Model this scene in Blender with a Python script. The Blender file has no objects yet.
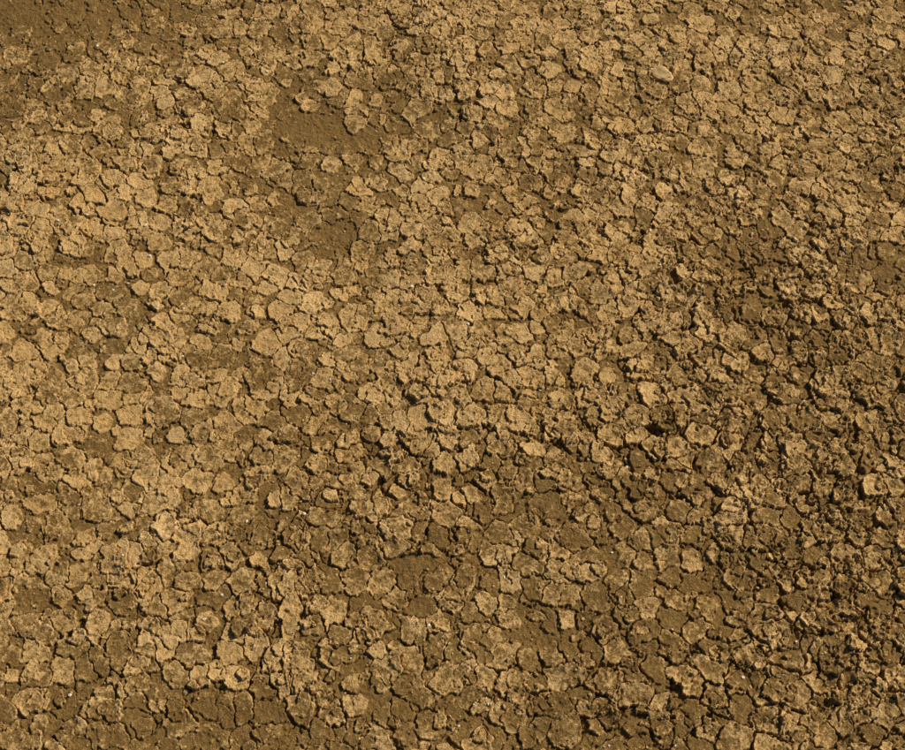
import bpy, math, numpy as np, time
from mathutils import Vector
T0=time.time()
sc=bpy.context.scene
rng=np.random.default_rng(7)
F=np.float32
# ---------------------------------------------------------------- camera
H=1.56; PITCH=math.radians(60); VF=math.radians(26); ASP=1024/849
cam=bpy.data.cameras.new("camera"); co=bpy.data.objects.new("camera",cam); sc.collection.objects.link(co)
co.location=(0,0,H); co.rotation_euler=(math.radians(90)-PITCH,0,0)
cam.sensor_fit='HORIZONTAL'; cam.sensor_width=36
cam.lens=18/(math.tan(VF/2)*ASP); cam.clip_start=0.05; cam.clip_end=500
sc.camera=co
def g(u,v):
    """ground coordinates of a feature measured on the 905x750 photo"""
    nx=(u/905-.5)*2*math.tan(VF/2)*ASP; ny=(.5-v/750)*2*math.tan(VF/2)
    dy=math.cos(PITCH)+ny*math.sin(PITCH); dz=-math.sin(PITCH)+ny*math.cos(PITCH)
    t=-H/dz; return nx*t, dy*t
# ---------------------------------------------------------------- noise tools
def h2(ix,iy,seed):
    a=(ix.astype(np.int64)*374761393+iy.astype(np.int64)*668265263+seed*982451653)&0xffffffff
    a=((a^(a>>13))*1274126177)&0xffffffff
    a=((a^(a>>16))*2246822519)&0xffffffff
    a=a^(a>>15)
    return (a&0xffffff).astype(F)/F(0xffffff)
TAB=rng.random((512,512)).astype(F)
ANG=(TAB*2*np.pi); GX=np.cos(ANG); GY=np.sin(ANG)
def perlin(x,y,seed=0):
    c,s=F(math.cos(seed*1.3+.4)),F(math.sin(seed*1.3+.4))
    x,y=x*c-y*s+F(seed*17.37),x*s+y*c+F(seed*9.71)
    fx=np.floor(x); fy=np.floor(y); ix=fx.astype(np.int32)&511; iy=fy.astype(np.int32)&511
    x=(x-fx).astype(F); y=(y-fy).astype(F)
    u=x*x*x*(x*(x*6-15)+10); v=y*y*y*(y*(y*6-15)+10)
    i1=(ix+1)&511; j1=(iy+1)&511
    a=GX[iy,ix]*x+GY[iy,ix]*y; b=GX[iy,i1]*(x-1)+GY[iy,i1]*y
    c=GX[j1,ix]*x+GY[j1,ix]*(y-1); d=GX[j1,i1]*(x-1)+GY[j1,i1]*(y-1)
    p=a+u*(b-a); q=c+u*(d-c)
    return (p+v*(q-p))*F(1.5)
def fbm(x,y,scale,octv=3,seed=0,gain=.5):
    r=0; a=1.0; f=1.0/scale; n=0
    for o in range(octv):
        r=r+a*perlin(x*F(f),y*F(f),seed+o*3+1); n+=a; a*=gain; f*=2.03
    return (r/n).astype(F)
def sst(x,a,b):
    t=np.clip((x-a)/(b-a),0,1); return t*t*(3-2*t)
def voro(x,y,s,seed,jit=.8):
    x=x/F(s); y=y/F(s); cx=np.floor(x).astype(np.int32); cy=np.floor(y).astype(np.int32)
    d1=np.full(x.shape,1e9,F); d2=d1.copy(); p1x=np.zeros_like(x); p1y=p1x.copy(); p2x=p1x.copy(); p2y=p1x.copy()
    ci=np.zeros(x.shape,np.int32); cj=ci.copy()
    for j in (-1,0,1):
        for i in (-1,0,1):
            gx=cx+i; gy=cy+j
            px=gx+.5+(h2(gx,gy,seed)-.5)*jit; py=gy+.5+(h2(gx,gy,seed+1)-.5)*jit
            px=px.astype(F); py=py.astype(F)
            d=(px-x)**2+(py-y)**2
            n1=d<d1; n2=(~n1)&(d<d2)
            d2=np.where(n1,d1,np.where(n2,d,d2)); p2x=np.where(n1,p1x,np.where(n2,px,p2x)); p2y=np.where(n1,p1y,np.where(n2,py,p2y))
            d1=np.where(n1,d,d1); p1x=np.where(n1,px,p1x); p1y=np.where(n1,py,p1y)
            ci=np.where(n1,gx,ci); cj=np.where(n1,gy,cj)
    L=np.sqrt((p2x-p1x)**2+(p2y-p1y)**2)+1e-6
    e=(d2-d1)/(2*L)
    return e*F(s), (x-p1x)*F(s),(y-p1y)*F(s),ci,cj
def discs(x,y,s,seed,rmin,rmax,pfun,zfun):
    """overlapping irregular flakes; returns height above bed (0 = none), edge distance, id hashes, groove"""
    cx=np.floor(x/F(s)).astype(np.int32); cy=np.floor(y/F(s)).astype(np.int32)
    Z=[];E=[];I=[]
    for j in (-1,0,1):
        for i in (-1,0,1):
            gx=cx+i; gy=cy+j
            px=(gx+.5+(h2(gx,gy,seed)-.5)*.85)*F(s); py=(gy+.5+(h2(gx,gy,seed+1)-.5)*.85)*F(s)
            dx=x-px.astype(F); dy=y-py.astype(F); k=h2(gx,gy,seed+2); th=np.arctan2(dy,dx)
            an=1+.45*(h2(gx,gy,seed+7)-.5)
            r=np.sqrt((dx*an)**2+(dy/an)**2)
            # outline: rounded polygon with uneven sides rather than a circle
            ph=6.28*k*7; ns=np.where(h2(gx,gy,seed+8)>.5,3.,4.)
            R=(rmin+(rmax-rmin)*k*k)*(1+.15*np.sin(2*th+ph)+.14*np.sin(ns*th+6.28*k*13)+.08*np.sin(5*th+6.28*k*29)+.05*np.sin(8*th+6.28*k*41))
            e=(R-r).astype(F); pr=pfun(px,py)>h2(gx,gy,seed+3)
            e=np.where(pr,e,-1)
            Z.append(zfun(dx,dy,e,gx,gy)); E.append(e); I.append(h2(gx,gy,seed+5))
    Z=np.stack(Z);E=np.stack(E);I=np.stack(I)
    ZZ=np.where(E>0,Z,-1); w=ZZ.argmax(0)[None]
    z=np.take_along_axis(ZZ,w,0)[0]; e=np.take_along_axis(E,w,0)[0]; k=np.take_along_axis(I,w,0)[0]
    gr=np.where((E<0)&(E>-.004)&(Z>z[None]),np.exp(E/F(.0010)),0).max(0)
    return z,e,k,gr
def blobs(x,y,lst):
    m=np.zeros_like(x)
    for u,v,ru,rv,a in lst:
        gx,gy=g(u,v); g2=g(u+ru,v); g3=g(u,v-rv)
        rx=abs(g2[0]-gx); ry=abs(g3[1]-gy)
        m+=F(a)*np.exp(-(((x-gx)/rx)**2+((y-gy)/ry)**2)).astype(F)
    return m
SOIL=[(20,8,110,28,1.3),(340,128,50,24,1.15),(335,232,46,24,1.15),(500,195,46,20,.7),(415,565,48,15,.9),(60,110,50,16,.4),(300,118,34,16,.6),
 (740,285,50,35,.4),(255,430,80,16,.6),(160,740,170,20,.7),(20,600,55,18,.5),(560,215,30,16,.4),(420,112,44,18,.5),(560,715,50,14,.4),(700,10,120,10,.4),(130,300,40,14,.4)]
LIGHT=[(70,210,120,60,.45),(110,380,120,60,.45),(330,300,160,80,.4),(470,370,120,60,.35),(60,560,90,50,.3),(200,460,90,40,.3),(720,60,140,50,.35),(760,130,90,40,.3),
 (230,660,60,30,.35),(450,30,140,30,.15),(610,250,80,50,.3),(850,200,60,60,.2),
 (820,640,200,140,-.35),(860,330,110,120,-.2),(560,640,160,70,-.32),(740,290,70,60,-.4),(100,740,200,50,-.5),(450,725,250,40,-.3),(520,500,160,50,-.25),(330,545,120,40,-.25),(60,20,160,50,-.3)]
REL=[(640,450,90,60,.45),(800,400,130,130,.36),(850,600,160,160,.42),(640,680,150,70,.36),(300,560,150,70,.22),(330,430,60,40,.15),(450,480,110,70,.28),(860,120,140,120,.25),(620,260,200,80,.18),(260,680,160,60,.28)]
BRK=[(650,120,260,110,.3),(560,330,170,90,.2),(780,280,120,90,.4),(420,20,160,30,.25),(850,480,120,220,.38),(120,330,200,260,-.25),(350,620,260,120,-.2)]
def surface(x,y):
    big=fbm(x,y,.35,3,2); mid=fbm(x,y,.11,3,5)
    def soilf(x,y): return blobs(x,y,SOIL)
    ragged=fbm(x,y,.035,3,44)
    soil=soilf(x,y)*(1+.9*ragged)+.42*sst(fbm(x,y,.09,4,40),.16,.5)
    light=blobs(x,y,LIGHT)+.30*mid+.2*big
    rel=np.clip(.21+blobs(x,y,REL)+.20*big+.28*mid,.08,.98)
    brk=blobs(x,y,BRK)
    n5=fbm(x,y,.006,3,51,.65); n15=fbm(x,y,.016,3,55,.55); n2=fbm(x,y,.0026,2,57,.8)
    wa=fbm(x,y,.020,3,11,.6); wb=fbm(x,y,.020,3,21,.6)
    # ---- lower layer: plates from the crack network, rounded at the corners
    eA,ax,ay,ca,cb=voro(x+wa*F(.0085),y+wb*F(.0085),.0268,3,.98)
    r1=h2(ca,cb,11);r2=h2(ca,cb,12);r3=h2(ca,cb,13);r4=h2(ca,cb,14);r5=h2(ca,cb,15);r6=h2(ca,cb,16)
    RA=.0102+.014*r3; eD=RA-np.sqrt(ax*ax+ay*ay)
    kk=F(.0018); hh=np.clip(.5+.5*(eD-eA)/kk,0,1); e=eD*(1-hh)+eA*hh-kk*hh*(1-hh)
    e=(e+n5*F(.0016)+n2*F(.0006)).astype(F)
    cover=1.14-.80*soil+.22*n15
    pres=sst(cover-r1*.85,.02,.10)
    gap=.0002+.0006*r2*r2
    pl=sst(e,gap,gap+.0008)
    th=.0010+.0020*rel*(.4+r4)
    ee=np.maximum(e,0)
    curl=(.0005+.0044*rel*r6*r6)*np.exp(-ee/F(.0034))
    steep=1+2.0*(h2(ca,cb,19)>.9)
    tilt=(ax*(r3-.5)+ay*(r4-.5))*F(.32)*rel*steep
    zl=pl*pres*(th+curl+tilt)
    eG=eA+n5*F(.0006)
    cw=np.clip(fbm(x,y,.028,3,77)*1.2+.25+.45*rel,0,1)      # only part of the network is open
    crack=(1-sst(eG,.0001,.0006+.0013*rel*cw))*pres*cw
    zl-=crack*(.0018+.0062*rel*(.4+r2))
    # ---- upper layers: overlapping curled flakes and small broken chips
    def zf(thick,cu,ti,sd):
        def f(dx,dy,e,gx,gy):
            a=h2(gx,gy,sd+31);b=h2(gx,gy,sd+32);c=h2(gx,gy,sd+33); s_=1+2.0*(h2(gx,gy,sd+34)>.88)
            return (thick*(.5+a)*(.5+rel)+cu*(.25+rel*c*1.9)*np.exp(-np.maximum(e,0)/F(.0031))+(dx*(a-.5)+dy*(b-.5))*F(ti)*(.15+rel)*s_+.0004*a).astype(F)
        return f
    q1=x+wa*F(.006)+n5*F(.0015)+n2*F(.0005); q2=y+wb*F(.006)+n15*F(.0018)-n2*F(.0005)
    zu,eu,ku,gu=discs(q1,q2,.0232,200,.0055,.0175,lambda a,b:.58-.60*soilf(a,b),zf(.0015,.0023,.30,200))
    zc,ec,kc,gc=discs(q2*F(1.0)+.37,q1+.11,.0106,300,.0018,.0070,lambda a,b:.36+0*a,zf(.0010,.0011,.45,300))
    cmask=fbm(x,y,.05,3,85)+.9*brk+.30*rel-.17-.8*soil
    isu=(eu>0)&(zu>0); hu=sst(eu,.0,.0006)
    zu2=np.where(isu,hu*np.maximum(zu,.0003),0)
    isc=(ec>0)&(zc>0)&(cmask>0); hc=sst(ec,0,.0006)
    zc2=np.where(isc,hc*np.maximum(zc,.0002),0)
    base=np.where(isu,zl*(1-hu)+np.maximum(zl,0)*.5*hu+zu2,zl)
    base-=gu*(.0013+.0032*rel)
    z=base*np.where(isc,1-.4*hc,1)+zc2-gc*(cmask>0)*(.0008+.0018*rel)
    pm=np.maximum(np.maximum(pl*pres,np.where(isu,hu,0)),np.where(isc,hc,0))
    hole=sst(fbm(x,y,.022,3,71)+.28*rel,.50,.68)*sst(rel,.4,.8)
    z=z-hole*.0065*(1-pm*.5)
    z=z+big*.012+mid*.004+n15*.0011*(1+rel)+n5*.0008*(.5+rel)+n2*.00048*(.5+.6*rel)
    # clods in the crumbly parts
    eK,_,_,ck,cl_=voro(x+n15*F(.004),y+n5*F(.003),.0085,131,.95)
    z=z+(h2(ck,cl_,7)**3)*np.sqrt(np.clip(eK/F(.0042),0,1))*F(.0032)*sst(brk+.5*rel+.5*mid,.35,.8)
    eC,_,_,ce,cf=voro(x+n5*F(.002),y+n15*F(.003),.0038,91,.95)
    z=z+(h2(ce,cf,5)**4)*np.sqrt(np.clip(eC/F(.0019),0,1))*F(.0013)*(1-pm*.7)
    # ---- pale dried crust
    kid=np.where(isc,kc,np.where(isu,ku,r6)); ev=np.where(isc,ec,np.where(isu,eu,ee)).clip(0)
    crust=sst(.48*light+.52*(kid-.5)+.40*n15+.55*n5+.40*n2+.12+.24*np.exp(-ev/F(.0034))-.22*soil,-.08,.46)
    rim=np.exp(-ev/F(.0015))*(.25+.6*kid)*(.6+.9*n15)
    crust=np.clip(crust*(.78+.22*r2)*pm+rim*.60*pm,0,1)
    loose=sst(n5+n15*.7+n2*.4+.6*light-.3*soil,.12,.75)*.55*(1-pm)
    tone=np.clip(.5+.35*n15+.35*mid+.35*(r5-.5)*pm+.3*n5,0,1)
    return z.astype(F),np.clip(crust+loose,0,1).astype(F),tone.astype(F),pm.astype(F)
# ---------------------------------------------------------------- ground sheet
def axis(a,b,st,far,gr=1.045):
    c=list(np.arange(a,b,st)); s=st; lo=[a]
    while lo[-1]>-far: s*=gr; lo.append(lo[-1]-s)
    s=st; hi=[c[-1]]
    while hi[-1]<far: s*=gr; hi.append(hi[-1]+s)
    return np.array(lo[1:][::-1]+c+hi[1:])
xs=axis(-.61,.61,.00070,80); ys=axis(.42,1.50,.00074,80)
nx,ny=len(xs),len(ys)
V=np.empty((ny,nx,3),F); C=np.ones((ny,nx,4),F)
CH=120
for j in range(0,ny,CH):
    X,Y=np.meshgrid(xs.astype(F),ys[j:j+CH].astype(F))
    z,cr,tn,pm=surface(X,Y)
    V[j:j+CH,:,0]=X;V[j:j+CH,:,1]=Y;V[j:j+CH,:,2]=z
    C[j:j+CH,:,0]=cr;C[j:j+CH,:,1]=tn;C[j:j+CH,:,2]=pm
print("surface",nx,ny,time.time()-T0)
me=bpy.data.meshes.new("dried_mud_ground")
nv=nx*ny; nf=(nx-1)*(ny-1)
me.vertices.add(nv); me.vertices.foreach_set("co",V.reshape(-1))
idx=np.arange(nv,dtype=np.int32).reshape(ny,nx)
q=np.stack([idx[:-1,:-1],idx[:-1,1:],idx[1:,1:],idx[1:,:-1]],-1).reshape(-1)
me.loops.add(nf*4); me.loops.foreach_set("vertex_index",q)
me.polygons.add(nf); me.polygons.foreach_set("loop_start",np.arange(0,nf*4,4,dtype=np.int32))
me.update(calc_edges=True)
at=me.attributes.new("mud",'FLOAT_COLOR','POINT'); at.data.foreach_set("color",C.reshape(-1))
me.polygons.foreach_set("use_smooth",np.ones(nf,bool))
gd=bpy.data.objects.new("dried_mud_ground",me); sc.collection.objects.link(gd)
print("mesh",time.time()-T0)
# ---------------------------------------------------------------- crumbs and pebbles
import bmesh
def ico():
    b=bmesh.new(); bmesh.ops.create_icosphere(b,subdivisions=1,radius=1); b.verts.ensure_lookup_table()
    v=np.array([p.co[:] for p in b.verts],F); f=np.array([[p.index for p in t.verts] for t in b.faces],np.int32); b.free(); return v,f
IV,IF=ico()
def scatter(name,px,py,sz,mat,flat=.7):
    n=len(px); z,_,_,_=surface(px[None].astype(F),py[None].astype(F)); z=z[0]
    P=np.empty((n,len(IV),3),F)
    for i in range(n):
        v=IV*(1+rng.normal(0,.20,(len(IV),1)))
        v=v*np.array([1,rng.uniform(.6,1),rng.uniform(.4,.9)*flat])
        a=rng.uniform(0,6.28); c,s=math.cos(a),math.sin(a)
        v=np.stack([v[:,0]*c-v[:,1]*s,v[:,0]*s+v[:,1]*c,v[:,2]],1)*sz[i]
        P[i]=v+np.array([px[i],py[i],z[i]+sz[i]*.25])
    fc=(IF[None]+np.arange(n,dtype=np.int32)[:,None,None]*len(IV)).reshape(-1,3)
    m_=bpy.data.meshes.new(name); m_.from_pydata(P.reshape(-1,3).tolist(),[],fc.tolist()); m_.materials.append(mat)
    o=bpy.data.objects.new(name,m_); sc.collection.objects.link(o); return o
# ---------------------------------------------------------------- materials
def newmat(n):
    m=bpy.data.materials.new(n); m.use_nodes=True; return m,m.node_tree.nodes,m.node_tree.links,m.node_tree.nodes["Principled BSDF"]
m,N,Lk,B=newmat("dried_mud")
B.inputs["Roughness"].default_value=.85; B.inputs["Specular IOR Level"].default_value=.2
a=N.new("ShaderNodeAttribute"); a.attribute_name="mud"
sp=N.new("ShaderNodeSeparateColor"); Lk.new(a.outputs["Color"],sp.inputs[0])
tc=N.new("ShaderNodeTexCoord")
def noise(s,d=4,r=.6):
    n=N.new("ShaderNodeTexNoise"); n.inputs["Scale"].default_value=s; n.inputs["Detail"].default_value=d; n.inputs["Roughness"].default_value=r
    Lk.new(tc.outputs["Object"],n.inputs["Vector"]); return n
def mixc(f,c1,c2,bl='MIX'):
    n=N.new("ShaderNodeMix"); n.data_type='RGBA'; n.blend_type=bl
    for k,v in ((0,f),(6,c1),(7,c2)):
        if hasattr(v,'links'): Lk.new(v,n.inputs[k])
        else: n.inputs[k].default_value=v
    return n.outputs[2]
def mth(op,a_,b_):
    n=N.new("ShaderNodeMath"); n.operation=op
    for k,v in ((0,a_),(1,b_)):
        if hasattr(v,'links'): Lk.new(v,n.inputs[k])
        else: n.inputs[k].default_value=v
    return n.outputs[0]
DARK=(.175,.093,.023,1); SOILC=(.255,.146,.038,1); PALE=(.76,.495,.215,1); WARM=(.56,.320,.098,1)
nf1=noise(800,3,.75); nf2=noise(260,4,.65)
soilc=mixc(sp.outputs[1],DARK,SOILC)
pale=mixc(sp.outputs[1],WARM,PALE)
f=mth('ADD',sp.outputs[0],mth('MULTIPLY',mth('SUBTRACT',nf2.outputs["Fac"],.5),.7))
f=mth('ADD',f,mth('MULTIPLY',mth('SUBTRACT',nf1.outputs["Fac"],.5),.7))
cl=N.new("ShaderNodeClamp"); Lk.new(f,cl.inputs[0])
col=mixc(cl.outputs[0],soilc,pale)
gr=N.new("ShaderNodeMapRange"); gr.inputs[1].default_value=.3; gr.inputs[2].default_value=.7; gr.inputs[3].default_value=.66; gr.inputs[4].default_value=1.34
Lk.new(nf1.outputs["Fac"],gr.inputs[0])
vm=N.new("ShaderNodeVectorMath"); vm.operation='SCALE'; Lk.new(col,vm.inputs[0]); Lk.new(gr.outputs[0],vm.inputs["Scale"])
Lk.new(vm.outputs[0],B.inputs["Base Color"])
bp=N.new("ShaderNodeBump"); bp.inputs["Strength"].default_value=.9; bp.inputs["Distance"].default_value=.0019
bh=mth('ADD',nf1.outputs["Fac"],mth('MULTIPLY',nf2.outputs["Fac"],1.6)); Lk.new(bh,bp.inputs["Height"]); Lk.new(bp.outputs[0],B.inputs["Normal"])
me.materials.append(m)
def simple(name,c1,c2,sc_):
    global N,Lk,tc
    m2,N,Lk,B2=newmat(name); tc=N.new("ShaderNodeTexCoord"); B2.inputs["Roughness"].default_value=.9; B2.inputs["Specular IOR Level"].default_value=.15
    n=noise(sc_,3,.6); mr=N.new("ShaderNodeMapRange"); mr.inputs[1].default_value=.35; mr.inputs[2].default_value=.65; Lk.new(n.outputs["Fac"],mr.inputs[0])
    Lk.new(mixc(mr.outputs[0],c1,c2),B2.inputs["Base Color"]); return m2
mc=simple("crumb_soil",(.24,.135,.038,1),(.60,.37,.15,1),70)
mp=simple("pale_grit",(.66,.53,.36,1),(.80,.70,.54,1),200)
n=14000
px=rng.uniform(-.61,.61,n); py=rng.uniform(.42,1.50,n); szs=.00045+.0015*rng.random(n)**5
scatter("soil_crumbs",px,py,szs,mc)
px=rng.uniform(-.6,.6,320); py=rng.uniform(.43,1.49,320); szs=.0006+.0016*rng.random(320)**3
ex=[(150,258,.0024),(128,284,.0022),(468,328,.0022),(205,620,.0024),(412,288,.002),(222,596,.002),(540,392,.0018),(815,10,.002),(60,225,.002),(700,520,.0018),(612,552,.0018),(330,380,.0017)]
px=np.append(px,[g(u,v)[0] for u,v,s in ex]); py=np.append(py,[g(u,v)[1] for u,v,s in ex]); szs=np.append(szs,[s for u,v,s in ex])
scatter("pale_grit",px,py,szs,mp)
# one larger pale flat stone chip
b=bmesh.new(); bmesh.ops.create_icosphere(b,subdivisions=4,radius=1)
from mathutils import noise as mn
for v in b.verts:
    k=1+.42*mn.noise(v.co*1.1+Vector((3,1,7)))+.13*mn.noise(v.co*4)
    v.co=Vector((v.co.x*.0150*k,v.co.y*.0105*k,max(-1,min(.55,v.co.z))*.0042*k+.0009*mn.noise(v.co*5)))
sm=bpy.data.meshes.new("pale_stone"); b.to_mesh(sm); b.free(); sm.materials.append(simple("pale_stone",(.40,.24,.09,1),(.66,.45,.21,1),220))
for p in sm.polygons: p.use_smooth=True
st=bpy.data.objects.new("pale_stone",sm); sx,sy=g(661,76); zz=surface(np.array([[sx]],F),np.array([[sy]],F))[0][0,0]
st.location=(sx,sy,float(zz)+.0012); st.rotation_euler=(.1,-.15,-.7); sc.collection.objects.link(st)
# ---------------------------------------------------------------- light
EL=math.radians(35); AZ=math.radians(32)   # AZ: from +X (right) towards +Y (away)
d=Vector((math.cos(EL)*math.cos(AZ),math.cos(EL)*math.sin(AZ),math.sin(EL)))
sl=bpy.data.lights.new("sun",'SUN'); sl.energy=5.0; sl.angle=math.radians(.5); sl.color=(1,.93,.79)
so=bpy.data.objects.new("sun",sl); so.rotation_euler=d.to_track_quat('Z','Y').to_euler(); so.location=(3,2,4); sc.collection.objects.link(so)
w=bpy.data.worlds.new("World"); sc.world=w; w.use_nodes=True; wn=w.node_tree
sk=wn.nodes.new("ShaderNodeTexSky"); sk.sky_type='NISHITA'; sk.sun_disc=False; sk.sun_elevation=EL; sk.sun_rotation=math.radians(90)-AZ
wn.links.new(sk.outputs[0],wn.nodes["Background"].inputs[0]); wn.nodes["Background"].inputs[1].default_value=.05
sc.view_settings.view_transform='Standard'; sc.view_settings.look='None'; sc.view_settings.exposure=0
print("done",time.time()-T0)
